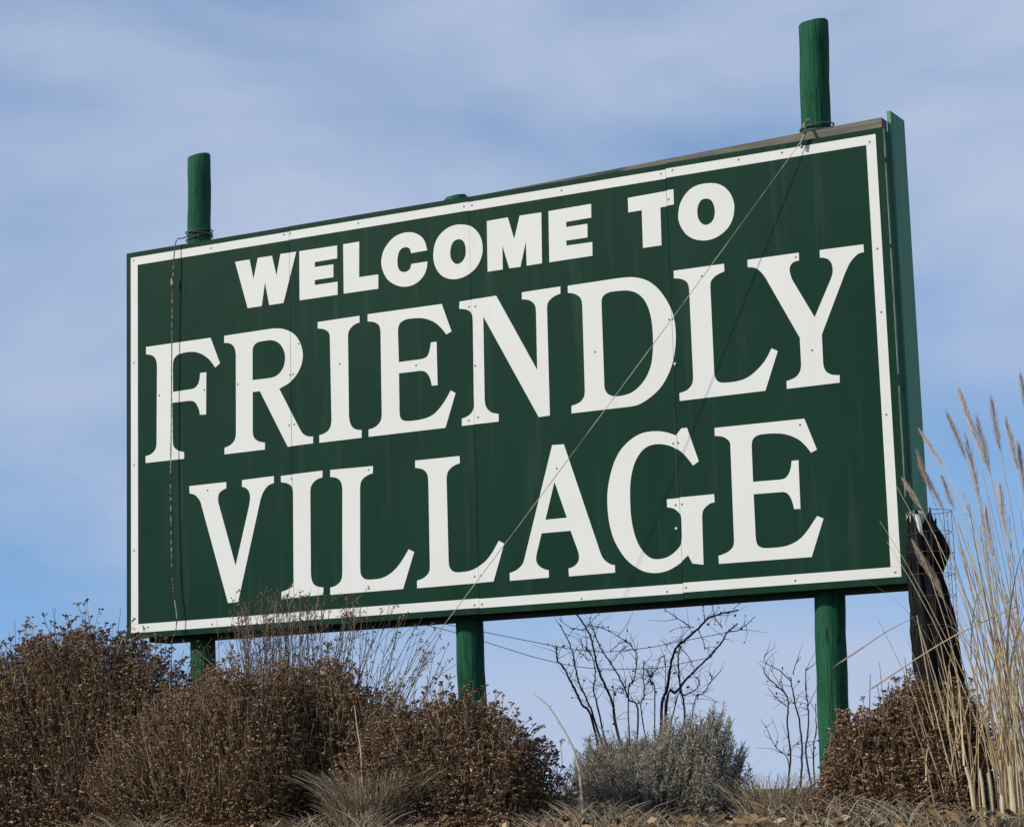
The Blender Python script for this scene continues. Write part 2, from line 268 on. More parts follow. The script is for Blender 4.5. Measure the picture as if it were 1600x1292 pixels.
LETTERS = [
 ('W', [[(0.776,2.17),(0.881,2.17),(0.908,2.047),(0.94,2.172),(1.042,2.171),(1.072,2.047),(1.102,2.174),(1.214,2.171),(1.119,1.875),(1.018,1.875),(0.99,2.017),(0.965,1.876),(0.864,1.876)]]),
 ('E', [[(1.235,2.172),(1.499,2.17),(1.498,2.093),(1.343,2.092),(1.342,2.062),(1.471,2.061),(1.47,1.984),(1.341,1.984),(1.341,1.954),(1.498,1.954),(1.497,1.876),(1.233,1.876)]]),
 ('L', [[(1.541,2.171),(1.651,2.172),(1.646,1.961),(1.776,1.96),(1.774,1.876),(1.539,1.877)]]),
 ('C', [[(2.107,2.057),(1.998,2.055),(1.994,2.076,1),(1.983,2.089,1),(1.965,2.095,1),(1.94,2.092,1),(1.919,2.074,1),(1.908,2.038,1),(1.907,2.005,1),(1.913,1.976,1),(1.929,1.957,1),(1.95,1.951,1),(1.974,1.954,1),(1.991,1.968,1),(1.999,1.992),(2.106,1.992),(2.099,1.951,1),(2.08,1.914,1),(2.047,1.885,1),(2.004,1.867,1),(1.961,1.864,1),(1.919,1.871,1),(1.877,1.891,1),(1.84,1.92,1),(1.814,1.961,1),(1.799,2.01,1),(1.801,2.053,1),(1.817,2.098,1),(1.85,2.138,1),(1.889,2.166,1),(1.932,2.179,1),(1.975,2.181,1),(2.017,2.173,1),(2.059,2.151,1),(2.09,2.114,1)]]),
 ('O', [[(2.146,2.033,1),(2.158,2.088,1),(2.186,2.131,1),(2.229,2.162,1),(2.282,2.178,1),(2.334,2.176,1),(2.386,2.161,1),(2.426,2.13,1),(2.456,2.084,1),(2.467,2.031,1),(2.462,1.981,1),(2.439,1.933,1),(2.404,1.898,1),(2.356,1.875,1),(2.304,1.865,1),(2.252,1.87,1),(2.2,1.895,1),(2.165,1.937,1),(2.148,1.986,1)], [(2.257,2.028,1),(2.266,2.064,1),(2.285,2.087,1),(2.311,2.093,1),(2.337,2.084,1),(2.354,2.056,1),(2.358,2.021,1),(2.354,1.991,1),(2.338,1.965,1),(2.315,1.952,1),(2.291,1.953,1),(2.271,1.97,1),(2.259,1.995,1)]]),
 ('M', [[(2.499,2.172),(2.634,2.174),(2.67,2.044),(2.709,2.173),(2.846,2.172),(2.84,1.882),(2.744,1.881),(2.743,2.018),(2.704,1.88),(2.633,1.881),(2.594,2.016),(2.592,1.88),(2.495,1.88)]]),
 ('E', [[(2.891,2.172),(3.156,2.175),(3.154,2.097),(2.998,2.095),(2.998,2.066),(3.129,2.066),(3.127,1.989),(2.995,1.989),(2.996,1.961),(3.155,1.959),(3.153,1.882),(2.886,1.881)]]),
 ('T', [[(3.38,2.175),(3.654,2.18),(3.653,2.095),(3.572,2.093),(3.57,1.883),(3.459,1.883),(3.461,2.094),(3.38,2.093)]]),
 ('O', [[(3.676,2.04,1),(3.688,2.092,1),(3.716,2.137,1),(3.755,2.169,1),(3.801,2.184,1),(3.857,2.185,1),(3.908,2.175,1),(3.953,2.148,1),(3.986,2.105,1),(4.002,2.055,1),(4.001,2.011,1),(3.988,1.964,1),(3.961,1.924,1),(3.922,1.895,1),(3.875,1.877,1),(3.823,1.874,1),(3.768,1.888,1),(3.722,1.918,1),(3.691,1.963,1),(3.677,2.005,1)], [(3.788,2.038,1),(3.795,2.072,1),(3.815,2.098,1),(3.844,2.102,1),(3.871,2.089,1),(3.886,2.058,1),(3.89,2.022,1),(3.882,1.988,1),(3.863,1.965,1),(3.834,1.958,1),(3.809,1.972,1),(3.792,2.001,1)]]),
 ('F', [[(0.115,1.729),(0.594,1.729),(0.661,1.566),(0.626,1.544),(0.59,1.59,1),(0.551,1.623,1),(0.508,1.646,1),(0.46,1.659,1),(0.407,1.661,1),(0.363,1.656,1),(0.335,1.643,1),(0.319,1.619,1),(0.315,1.579),(0.315,1.43),(0.441,1.432),(0.472,1.435,1),(0.498,1.454,1),(0.511,1.485,1),(0.516,1.523),(0.561,1.523),(0.557,1.267),(0.512,1.27),(0.506,1.301,1),(0.488,1.336,1),(0.467,1.356,1),(0.436,1.363),(0.309,1.364),(0.312,1.13),(0.318,1.1,1),(0.338,1.078,1),(0.369,1.063,1),(0.395,1.057),(0.395,1.016),(0.11,1.017),(0.11,1.059),(0.144,1.065,1),(0.171,1.08,1),(0.187,1.102,1),(0.192,1.127),(0.197,1.6),(0.192,1.634,1),(0.176,1.66,1),(0.151,1.675,1),(0.115,1.683)]]),
 ('R', [[(0.693,1.729),(1.02,1.731),(1.062,1.729,1),(1.112,1.72,1),(1.162,1.699,1),(1.203,1.666,1),(1.231,1.624,1),(1.247,1.576,1),(1.249,1.533,1),(1.237,1.485,1),(1.208,1.439,1),(1.166,1.401,1),(1.124,1.381,1),(1.082,1.366),(1.219,1.117),(1.239,1.087,1),(1.264,1.069,1),(1.288,1.061,1),(1.313,1.059),(1.312,1.019),(1.136,1.017),(0.945,1.366),(0.894,1.367),(0.891,1.136),(0.897,1.1,1),(0.918,1.077,1),(0.945,1.064,1),(0.977,1.057),(0.976,1.016),(0.688,1.015),(0.689,1.054),(0.723,1.063,1),(0.75,1.079,1),(0.766,1.102,1),(0.772,1.13),(0.776,1.606),(0.77,1.639,1),(0.755,1.663,1),(0.729,1.679,1),(0.692,1.686)], [(0.894,1.438),(0.896,1.61),(0.9,1.634,1),(0.915,1.652,1),(0.938,1.662,1),(0.968,1.664),(1.023,1.663,1),(1.061,1.652,1),(1.094,1.628,1),(1.117,1.591,1),(1.126,1.551,1),(1.119,1.505,1),(1.1,1.472,1),(1.07,1.448,1),(1.032,1.438,1),(0.982,1.437)]]),
 ('I', [[(1.357,1.731),(1.644,1.733),(1.643,1.693),(1.613,1.687,1),(1.585,1.67,1),(1.568,1.648,1),(1.563,1.624),(1.56,1.164),(1.564,1.125,1),(1.579,1.092,1),(1.604,1.073,1),(1.644,1.064),(1.643,1.02),(1.355,1.019),(1.356,1.063),(1.39,1.07,1),(1.419,1.086,1),(1.435,1.11,1),(1.441,1.141),(1.439,1.621),(1.436,1.65,1),(1.42,1.671,1),(1.393,1.685,1),(1.356,1.693)]]),
 ('E', [[(1.699,1.735),(2.193,1.733),(2.252,1.567),(2.218,1.554),(2.186,1.594,1),(2.149,1.629,1),(2.102,1.654,1),(2.056,1.668,1),(2.009,1.673,1),(1.969,1.674,1),(1.937,1.668,1),(1.915,1.655,1),(1.903,1.632,1),(1.9,1.604),(1.902,1.431),(2.045,1.431),(2.077,1.436,1),(2.097,1.453,1),(2.109,1.486,1),(2.116,1.52),(2.153,1.52),(2.153,1.27),(2.115,1.271),(2.108,1.305,1),(2.095,1.334,1),(2.075,1.355,1),(2.048,1.365),(1.901,1.366),(1.899,1.149),(1.903,1.114,1),(1.919,1.094,1),(1.954,1.085,1),(2.009,1.084,1),(2.06,1.088,1),(2.107,1.1,1),(2.146,1.123,1),(2.19,1.166,1),(2.238,1.231),(2.268,1.212),(2.197,1.022),(1.69,1.021),(1.691,1.063),(1.728,1.07,1),(1.757,1.087,1),(1.775,1.11,1),(1.781,1.137),(1.784,1.618),(1.779,1.65,1),(1.766,1.669,1),(1.738,1.685,1),(1.698,1.693)]]),
 ('N', [[(2.308,1.732),(2.545,1.735),(2.789,1.284),(2.793,1.612),(2.79,1.643,1),(2.777,1.665,1),(2.749,1.684,1),(2.707,1.694),(2.708,1.733),(2.949,1.735),(2.948,1.695),(2.913,1.686,1),(2.886,1.671,1),(2.867,1.65,1),(2.862,1.617),(2.858,1.023),(2.789,1.021),(2.459,1.627),(2.453,1.16),(2.457,1.123,1),(2.474,1.094,1),(2.5,1.075,1),(2.539,1.065),(2.538,1.022),(2.303,1.022),(2.304,1.063),(2.34,1.072,1),(2.367,1.09,1),(2.382,1.117,1),(2.384,1.147),(2.391,1.614),(2.388,1.642,1),(2.377,1.664,1),(2.351,1.681,1),(2.306,1.691)]]),
 ('D', [[(2.995,1.734),(3.306,1.736),(3.35,1.734,1),(3.395,1.729,1),(3.446,1.714,1),(3.497,1.686,1),(3.546,1.638,1),(3.587,1.575,1),(3.614,1.514,1),(3.629,1.44,1),(3.631,1.366,1),(3.622,1.292,1),(3.604,1.227,1),(3.572,1.163,1),(3.53,1.107,1),(3.477,1.066,1),(3.424,1.038,1),(3.38,1.025,1),(3.335,1.022),(2.991,1.022),(2.992,1.063),(3.027,1.071,1),(3.054,1.084,1),(3.071,1.106,1),(3.077,1.133),(3.08,1.612),(3.076,1.643,1),(3.061,1.666,1),(3.031,1.685,1),(2.994,1.694)], [(3.197,1.611),(3.202,1.638,1),(3.22,1.656,1),(3.25,1.665,1),(3.288,1.666),(3.347,1.662,1),(3.392,1.649,1),(3.428,1.626,1),(3.459,1.588,1),(3.481,1.534,1),(3.493,1.471,1),(3.497,1.395,1),(3.494,1.321,1),(3.484,1.254,1),(3.465,1.202,1),(3.437,1.158,1),(3.398,1.121,1),(3.353,1.096,1),(3.301,1.087,1),(3.256,1.088,1),(3.227,1.098,1),(3.207,1.115,1),(3.197,1.14,1),(3.196,1.171)]]),
 ('L', [[(3.635,1.733),(3.929,1.732),(3.929,1.69),(3.899,1.682,1),(3.87,1.668,1),(3.849,1.646,1),(3.844,1.615),(3.844,1.175),(3.845,1.142,1),(3.854,1.114,1),(3.874,1.097,1),(3.916,1.091,1),(3.973,1.092,1),(4.023,1.102,1),(4.066,1.124,1),(4.11,1.158,1),(4.143,1.194,1),(4.175,1.245),(4.209,1.226),(4.129,1.024),(3.638,1.022),(3.638,1.064),(3.673,1.072,1),(3.698,1.086,1),(3.716,1.109,1),(3.722,1.142),(3.721,1.614),(3.717,1.645,1),(3.704,1.666,1),(3.675,1.683,1),(3.634,1.692)]]),
 ('Y', [[(4.064,1.735),(4.354,1.734),(4.353,1.692),(4.327,1.689,1),(4.309,1.678,1),(4.299,1.658,1),(4.299,1.634,1),(4.308,1.598),(4.423,1.38),(4.521,1.567),(4.533,1.596,1),(4.536,1.623,1),(4.53,1.655,1),(4.513,1.677,1),(4.492,1.687,1),(4.469,1.692),(4.47,1.732),(4.71,1.729),(4.711,1.688),(4.683,1.684,1),(4.654,1.665,1),(4.627,1.635,1),(4.6,1.587),(4.457,1.284),(4.456,1.131),(4.46,1.107,1),(4.473,1.085,1),(4.5,1.068,1),(4.542,1.061),(4.54,1.022),(4.249,1.021),(4.249,1.062),(4.283,1.07,1),(4.309,1.083,1),(4.328,1.108,1),(4.335,1.141),(4.335,1.282),(4.161,1.624),(4.14,1.655,1),(4.116,1.679,1),(4.091,1.69,1),(4.063,1.695)]]),
 ('V', [[(0.432,0.848),(0.699,0.849),(0.699,0.812),(0.671,0.802,1),(0.649,0.788,1),(0.641,0.767,1),(0.64,0.739,1),(0.649,0.707),(0.761,0.35),(0.86,0.692),(0.868,0.734,1),(0.865,0.766,1),(0.851,0.791,1),(0.828,0.806,1),(0.811,0.81),(0.812,0.85),(1.037,0.854),(1.036,0.812),(1.004,0.805,1),(0.979,0.787,1),(0.958,0.761,1),(0.941,0.724),(0.776,0.137),(0.705,0.135),(0.524,0.71),(0.512,0.747,1),(0.49,0.777,1),(0.465,0.795,1),(0.433,0.805)]]),
 ('I', [[(1.086,0.85),(1.374,0.854),(1.373,0.815),(1.341,0.808,1),(1.312,0.792,1),(1.294,0.769,1),(1.288,0.742),(1.284,0.261),(1.29,0.226,1),(1.306,0.201,1),(1.33,0.188,1),(1.368,0.18),(1.368,0.139),(1.08,0.133),(1.081,0.175),(1.118,0.184,1),(1.147,0.2,1),(1.161,0.221,1),(1.165,0.255),(1.169,0.745),(1.165,0.77,1),(1.152,0.79,1),(1.123,0.805,1),(1.086,0.813)]]),
 ('L', [[(1.427,0.854),(1.715,0.85),(1.714,0.809),(1.683,0.802,1),(1.651,0.786,1),(1.632,0.763,1),(1.626,0.733),(1.617,0.271),(1.621,0.24,1),(1.635,0.219,1),(1.658,0.207,1),(1.706,0.204,1),(1.761,0.208,1),(1.812,0.227,1),(1.856,0.257,1),(1.9,0.304,1),(1.94,0.358),(1.975,0.339),(1.898,0.137),(1.414,0.136),(1.414,0.177),(1.451,0.186,1),(1.479,0.203,1),(1.493,0.226,1),(1.497,0.252),(1.507,0.744),(1.501,0.772,1),(1.487,0.792,1),(1.463,0.806,1),(1.426,0.813)]]),
 ('L', [[(1.995,0.855),(2.283,0.854),(2.284,0.813),(2.254,0.806,1),(2.223,0.79,1),(2.203,0.767,1),(2.196,0.732),(2.196,0.275),(2.199,0.245,1),(2.212,0.222,1),(2.236,0.208,1),(2.278,0.205,1),(2.331,0.209,1),(2.38,0.225,1),(2.43,0.254,1),(2.473,0.297,1),(2.517,0.36),(2.551,0.342),(2.477,0.138),(1.989,0.135),(1.99,0.178),(2.025,0.186,1),(2.053,0.202,1),(2.071,0.224,1),(2.075,0.25),(2.078,0.725),(2.075,0.759,1),(2.064,0.784,1),(2.038,0.803,1),(1.994,0.814)]]),
 ('A', [[(2.866,0.859),(2.938,0.857),(3.134,0.254),(3.147,0.224,1),(3.167,0.2,1),(3.195,0.182,1),(3.219,0.176),(3.219,0.136),(2.942,0.135),(2.941,0.178),(2.97,0.185,1),(2.992,0.2,1),(3.005,0.221,1),(3.006,0.25,1),(3,0.273),(2.961,0.381),(2.784,0.381),(2.752,0.279),(2.745,0.247,1),(2.75,0.221,1),(2.768,0.2,1),(2.793,0.185,1),(2.82,0.177),(2.82,0.137),(2.579,0.136),(2.579,0.179),(2.613,0.188,1),(2.639,0.202,1),(2.662,0.224,1),(2.674,0.252)], [(2.873,0.656),(2.941,0.454),(2.81,0.453)]]),
 ('G', [[(3.609,0.838),(3.64,0.871),(3.673,0.871),(3.733,0.686),(3.699,0.666),(3.667,0.71,1),(3.637,0.743,1),(3.595,0.774,1),(3.552,0.793,1),(3.502,0.803,1),(3.458,0.801,1),(3.421,0.787,1),(3.387,0.757,1),(3.359,0.713,1),(3.338,0.654,1),(3.327,0.588,1),(3.324,0.515,1),(3.325,0.441,1),(3.332,0.381,1),(3.346,0.32,1),(3.369,0.265,1),(3.403,0.22,1),(3.439,0.195,1),(3.475,0.189,1),(3.518,0.193,1),(3.555,0.208,1),(3.588,0.232,1),(3.609,0.257,1),(3.617,0.292),(3.618,0.391),(3.614,0.414,1),(3.597,0.435,1),(3.573,0.452,1),(3.539,0.46),(3.539,0.503),(3.812,0.504),(3.813,0.461),(3.787,0.456,1),(3.762,0.441,1),(3.744,0.42,1),(3.738,0.388),(3.734,0.138),(3.671,0.149),(3.648,0.194),(3.602,0.159,1),(3.551,0.133,1),(3.5,0.119,1),(3.442,0.118,1),(3.385,0.132,1),(3.328,0.166,1),(3.279,0.212,1),(3.238,0.275,1),(3.211,0.337,1),(3.193,0.419,1),(3.188,0.513,1),(3.194,0.587,1),(3.213,0.665,1),(3.242,0.737,1),(3.281,0.794,1),(3.335,0.839,1),(3.395,0.867,1),(3.454,0.875,1),(3.512,0.871,1),(3.562,0.858,1)]]),
 ('E', [[(3.832,0.857),(4.337,0.855),(4.397,0.687),(4.364,0.674),(4.336,0.713,1),(4.302,0.747,1),(4.261,0.771,1),(4.212,0.788,1),(4.162,0.795,1),(4.119,0.797,1),(4.082,0.795,1),(4.056,0.785,1),(4.041,0.766,1),(4.037,0.736),(4.035,0.552),(4.188,0.55),(4.214,0.555,1),(4.235,0.575,1),(4.248,0.604,1),(4.255,0.642),(4.293,0.642),(4.29,0.389),(4.255,0.391),(4.249,0.423,1),(4.238,0.454,1),(4.22,0.477,1),(4.199,0.485),(4.035,0.487),(4.035,0.266),(4.039,0.232,1),(4.051,0.214,1),(4.077,0.203,1),(4.13,0.2,1),(4.188,0.202,1),(4.238,0.214,1),(4.285,0.239,1),(4.326,0.279,1),(4.379,0.345),(4.413,0.329),(4.338,0.137),(3.822,0.139),(3.821,0.181),(3.856,0.19,1),(3.885,0.203,1),(3.907,0.225,1),(3.913,0.251),(3.917,0.74),(3.916,0.768,1),(3.903,0.788,1),(3.875,0.806,1),(3.831,0.815)]]),
]
SCREWS = [(0.021,2.282),(0.601,2.278),(1.129,2.287),(1.174,2.289),(1.647,2.283),(2.353,2.278),(2.405,2.278),(2.976,2.278),(3.584,2.28),(3.653,2.29),(4.04,2.287),(4.289,2.286),(4.776,2.267),(4.784,1.696),(4.785,1.362),(4.78,0.83),(4.779,0.027),(4.242,0.022),(3.519,0.014),(3.628,0.027),(3.013,0.01),(2.353,0.018),(2.401,0.019),(0.59,0.018),(1.756,0.02),(0.025,0.022),(0.023,1.012),(0.022,0.494),(0.024,1.641),(0.545,1.418),(0.212,1.419),(1.222,1.619),(1.159,1.439),(1.179,1.441),(1.148,1.142),(1.183,1.144),(0.787,1.425),(1.503,1.465),(2.015,1.399),(2.369,1.694),(2.41,1.691),(2.398,1.354),(2.349,1.048),(2.407,1.06),(3.147,1.345),(3.597,1.47),(3.616,1.469),(3.797,1.682),(4.336,1.713),(4.399,1.208),(0.564,0.811),(1.16,0.826),(1.685,0.831),(2.359,0.175),(2.397,0.176),(2.889,0.728),(3.589,0.797),(3.619,0.798),(3.588,0.468),(3.625,0.469),(4.311,0.825),(3.623,2.13)]


def smooth_contour(c):
    """Catmull-Rom through the points flagged 1, straight between the others"""
    n = len(c); P = [Vector((q[0], q[1])) for q in c]; f = [len(q) > 2 for q in c]; res = []
    for i in range(n):
        j = (i + 1) % n
        res.append(P[i])
        if f[i] or f[j]:
            p1, p2 = P[i], P[j]
            p0 = P[i - 1] if f[i] else p1 - (p2 - p1) * .6
            p3 = P[(j + 1) % n] if f[j] else p2 + (p2 - p1) * .6
            for k in range(1, 6):
                t = k / 6
                res.append(.5 * ((2 * p1) + (p2 - p0) * t + (2 * p0 - 5 * p1 + 4 * p2 - p3) * t * t + (3 * p1 - p0 - 3 * p2 + p3) * t ** 3))
    return res
def letter_mesh(ch, contours):
    bm = bmesh.new(); loops = [[Vector((p.x, p.y, 0)) for p in smooth_contour(c)] for c in contours]
    flat = [p for l in loops for p in l]
    fr = [bm.verts.new((p.x, -T, p.y + ZO)) for p in flat]
    bk = [bm.verts.new((p.x, .001, p.y + ZO)) for p in flat]
    for t in tessellate_polygon(loops):
        try: bm.faces.new([fr[k] for k in t])
        except ValueError: pass
    k = 0
    for l in loops:
        m = len(l)
        for i in range(m):
            a, c = k + i, k + (i + 1) % m
            try: bm.faces.new((fr[a], fr[c], bk[c], bk[a]))
            except ValueError: pass
        k += m
    bmesh.ops.recalc_face_normals(bm, faces=bm.faces)
    x0, x1 = min(p.x for p in flat), max(p.x for p in flat)
    for j, gp in zip(JX, gap[1:4]):
        if x0 < j < x1:
            keep = bm.copy()
            for m_, xx, side in ((bm, j - gp, 1), (keep, j + gp, 0)):
                bmesh.ops.bisect_plane(m_, geom=m_.verts[:] + m_.edges[:] + m_.faces[:], plane_co=(xx, 0, 0), plane_no=(1, 0, 0), clear_outer=bool(side), clear_inner=not side)
            for w_ in keep.verts: w_.co.z += .003 if j > 3 else .001
            tmp = bpy.data.meshes.new('tmp'); keep.to_mesh(tmp); keep.free(); bm.from_mesh(tmp); bpy.data.meshes.remove(tmp)
    me = bpy.data.meshes.new('letter'); bm.to_mesh(me); bm.free()
    me.polygons.foreach_set('use_smooth', np.zeros(len(me.polygons), bool))
    me.transform(Matrix.Translation(-sign.location))
    return me
for i, (ch, cs) in enumerate(LETTERS):
    line = 'block letter %s of WELCOME TO' % ch if i < 9 else 'serif letter %s of %s' % (ch, 'FRIENDLY' if i < 17 else 'VILLAGE')
    put('letter', letter_mesh(ch, cs), M['white'], sign, label='white ' + line)
s_ = MB()
for x, z in SCREWS:
    an = np.arange(8) * math.pi / 4
    v = [(x + .0062 * math.cos(a), -.0022, z + ZO + .0062 * math.sin(a)) for a in an] + [(x + .004 * math.cos(a), -.0052, z + ZO + .004 * math.sin(a)) for a in an]
    s_.add(v, [(k, (k + 1) % 8, 8 + (k + 1) % 8, 8 + k) for k in range(8)])
    s_.add(v[8:], [(0, 2, 1), (0, 3, 2), (0, 4, 3), (0, 5, 4), (0, 6, 5), (0, 7, 6)])
s_.build('screw_heads', M['screw'], sign, kind='stuff')
for x, z in ((3.623, 3.839), (3.589, 2.955)):
    b = MB(); b.blobs([(x, -.005, z)], .011); b.build('washer', M['brightcap'], sign)
# timber frame behind the sheets
b = MB(); b.box(XL + .004, XR - .006, .0055, .098, ZL + .006, ZL + .09); b.build('frame_rail', M['rail'], sign)
b = MB(); b.box(XL + .004, XR - .03, .0055, .098, ZT - .10, ZT - .008); b.build('frame_rail', M['rail'], sign)
b = MB(); b.box(XL + .006, XL + .05, .006, .0975, ZL + .09, ZT - .1); b.build('frame_stile', M['rail'], sign)
b = MB(); b.box(XR - .05, XR - .0008, .006, .103, ZL + .0905, ZT - .004); b.build('frame_stile', M['frameend'], sign)
for z0, z1 in ((ZT - .16, ZT - .006), (ZT - .62, ZT - .19), (ZT - 1.30, ZT - .64), (ZT - 1.93, ZT - 1.36), (ZL + .02, ZL + .36)):     # bare edge of the sheet
    b = MB(); b.box(XR + .0002, XR + .0026, .001, RNG.uniform(.016, .022), z0, z1); b.build('edge_trim', M['trim'], sign)
for j in JX:
    b = MB(); b.box(j - .05, j + .05, .0065, .097, ZL + .091, ZT - .101); b.build('frame_stile', M['dark'], sign)
b = MB(); b.box(.055, XR - .033, .10, .30, ZL - .02, ZL + .12, ZL - .012, ZL + .12); b.build('bottom_beam', M['rail'], sign)
b = MB(); b.box(XR - .010, XR + .012, .105, .325, ZL + .004, ZT + .115); b.build('end_plank', M['endplank'], sign, label='faded teal green end plank rising above the board')
b = MB(); b.box(XL + .004, XL + .035, .10, .30, ZL + .03, ZT - .03); b.build('end_plank', M['rail'], sign)
b = MB(); b.box(2.35, XR - .012, .02, .104, ZT - .007, ZT + .002, ZT - .007, ZT + .062); b.build('top_plank', M['grey'], sign, label='weathered bare grey plank along the top edge')
b = MB(); b.box(XL + .06, 2.34, .02, .07, ZT - .0075, ZT + .006); b.build('top_plank', M['grey'], sign)
b = MB(); b.box(XL + .04, XR - .035, .302, .32, ZL + .03, ZT - .03); b.build('back_board', M['dark'], sign)

def post(x0, z0, x1, z1, r0, r1, label):
    n, K = 26, 44; V = []; F = []
    zs = np.concatenate([np.linspace(z0, z1 - .012, K - 1), [z1]])
    ph = RNG.uniform(0, 6.28, 6)
    for k, z in enumerate(zs):
        t = (z - z0) / (z1 - z0); cx = x0 + (x1 - x0) * t + .006 * math.sin(z * 2.3 + ph[0]); r = r0 + (r1 - r0) * t - (.009 if k == K - 1 else 0)
        for i in range(n):
            a = i * 2 * math.pi / n
            w = r * (1 + .018 * math.sin(2 * a + ph[1] + z * .6) + .012 * math.sin(5 * a + ph[2] + z) + .008 * math.sin(11 * a + ph[3])) + .002 * math.sin(z * 17 + 3 * a + ph[4])
            V.append((cx + w * math.cos(a), .2 + w * math.sin(a), z + (.012 * math.cos(a - 1) if k >= K - 2 else 0)))
    for k in range(K - 1):
        for i in range(n): F.append((k * n + i, k * n + (i + 1) % n, (k + 1) * n + (i + 1) % n, (k + 1) * n + i))
    b = MB(); b.add(V, F)
    top = V[-n:] + [tuple(np.mean(V[-n:], axis=0) + np.array([0, 0, .004]))]
    b.add(top, [(i, (i + 1) % n, n) for i in range(n)])
    b.build('post', M['post'], sign, smooth=True, label=label)
post(.378, 1.2, .368, 5.555, .077, .0695, 'left green post, the thinnest of the three')
post(2.222, 1.2, 2.189, 5.020, .081, .068, 'middle green post whose rounded top barely clears the board')
post(4.320, 1.2, 4.432, 5.655, .083, .079, 'tall right green post')

# ------------------------------------------------------------------ cords and wires
def rope_path(pts, per=6):
    P = [Vector(p) for p in pts]; res = []
    for i in range(len(P) - 1):
        p0 = P[max(i - 1, 0)]; p3 = P[min(i + 2, len(P) - 1)]; p1, p2 = P[i], P[i + 1]
        for k in range(per):
            t = k / per
            res.append(.5 * ((2 * p1) + (p2 - p0) * t + (2 * p0 - 5 * p1 + 4 * p2 - p3) * t * t + (3 * p1 - p0 - 3 * p2 + p3) * t ** 3))
    return res + [P[-1]]
rp_ = thing('hanging_rope', 'frayed twine hanging from the left green post down the left edge of the board', 'rope', (.34, -.04, 4.96))
b = MB(); b.tube(rope_path([(.44, .06, 5.015), (.40, .0, 4.985), (.361, -.03, 4.955), (.348, -.04, 4.75), (.339, -.04, 4.477), (.330, -.04, 3.9), (.325, -.042, 3.465), (.332, -.045, 3.05), (.336, -.045, 2.93), (.347, -.045, 2.82), (.367, -.045, 2.693), (.358, -.045, 2.60), (.336, -.05, 2.55), (.329, -.05, 2.40), (.333, -.05, 2.2), (.32, -.05, 1.9)], 8), .0036, 5)
b.build('strand', M['rope'], rp_)
for dz, tl, r in ((0, .1, .081), (.018, -.06, .084), (.034, .03, .0825)):
    b = MB(); an = np.linspace(0, 2 * math.pi, 29)
    b.tube([(.370 + r * math.cos(a), .2 + r * math.sin(a), 5.03 + dz + tl * .2 * math.sin(a + 1)) for a in an], .004, 5)
    b.build('wire_loop', M['thinwire'], rp_)
b = MB(); b.tube([(.341, -.041, 4.68 + .03 * k) for k in range(3)], [.006, .009, .006], 6); b.build('knot', M['rope'], rp_)

A_ = np.array((4.422, -.022, 4.955)); B_ = np.array((2.20, -.72, 2.105)); E_ = A_ + (B_ - A_) * 1.2
gw = thing('guy_cord', 'pale taut cord running slantwise across the board from the right post to the shrubs', 'cord', tuple(A_))
b = MB(); ts = np.linspace(0, 1, 40)
b.tube([tuple(A_ + (E_ - A_) * t + np.array((0, 0, -.028 * 4 * t * (1 - t)))) for t in ts], .0020, 5); b.build('strand', M['wire'], gw)
b = MB(); b.tube(rope_path([(4.44, .02, 5.06), (4.43, -.03, 5.02), (4.44, -.035, 4.985), (4.42, -.03, 4.95), (4.41, -.028, 4.90)]), .008, 6); b.build('knot', M['rope'], gw)
for dz, r in ((0, .088), (.02, .091)):
    b = MB(); an = np.linspace(0, 2 * math.pi, 29)
    b.tube([(4.418 + r * math.cos(a), .2 + r * math.sin(a), 5.045 + dz + .012 * math.sin(a + dz * 50)) for a in an], .0045, 5); b.build('wire_loop', M['thinwire'], gw)
for lab, pts in (('upper of two thin slack wires sagging under the board behind the bare rose bush', [(1.62, .32, 2.645), (1.789, .55, 2.599), (2.107, .55, 2.523), (2.45, .55, 2.443), (2.612, .56, 2.405), (2.829, .6, 2.373), (3.061, .65, 2.381), (3.271, .7, 2.41), (3.56, .76, 2.452)]),
                 ('lower of two thin slack wires sagging under the board behind the bare rose bush', [(1.66, .32, 2.62), (1.866, .55, 2.546), (2.11, .55, 2.467), (2.447, .55, 2.357), (2.717, .58, 2.291), (2.94, .62, 2.272), (3.127, .68, 2.27), (3.265, .72, 2.29), (3.43, .77, 2.318)])):
    b = MB(); b.tube(rope_path(pts), .0019, 4); b.build('slack_wire', M['thinwire'], label=lab, cat='wire')

# ------------------------------------------------------------------ the wrapped post beside the sign
wp = thing('wrapped_post', 'wooden stake wrapped in ragged black plastic beside the right end of the board', 'post', (4.965, -.05, ZB))
b = MB(); n = 16
zz = [1.4, 2.85, 2.905, 2.93, 2.938]; rr = [.05, .052, .05, .035, .004]
for k, (z, r) in enumerate(zip(zz, rr)):
    pass
V = [(4.925 + r * math.cos(i * 2 * math.pi / n), -.05 + r * math.sin(i * 2 * math.pi / n), z) for z, r in zip(zz, rr) for i in range(n)]
b.add(V, [(k * n + i, k * n + (i + 1) % n, (k + 1) * n + (i + 1) % n, (k + 1) * n + i) for k in range(4) for i in range(n)])
b.build('stake', M['pale'], wp, smooth=True)
b = MB(); n = 60; K = 64; V = []
prof = [(1.4, 4.999, .128), (2.02, 4.991, .120), (2.28, 4.982, .112), (2.42, 4.972, .103), (2.54, 4.961, .092), (2.62, 4.951, .081), (2.68, 4.967, .099), (2.74, 4.972, .103), (2.79, 4.958, .089), (2.85, 4.940, .068), (2.905, 4.934, .055)]
pz = [q[0] for q in prof]
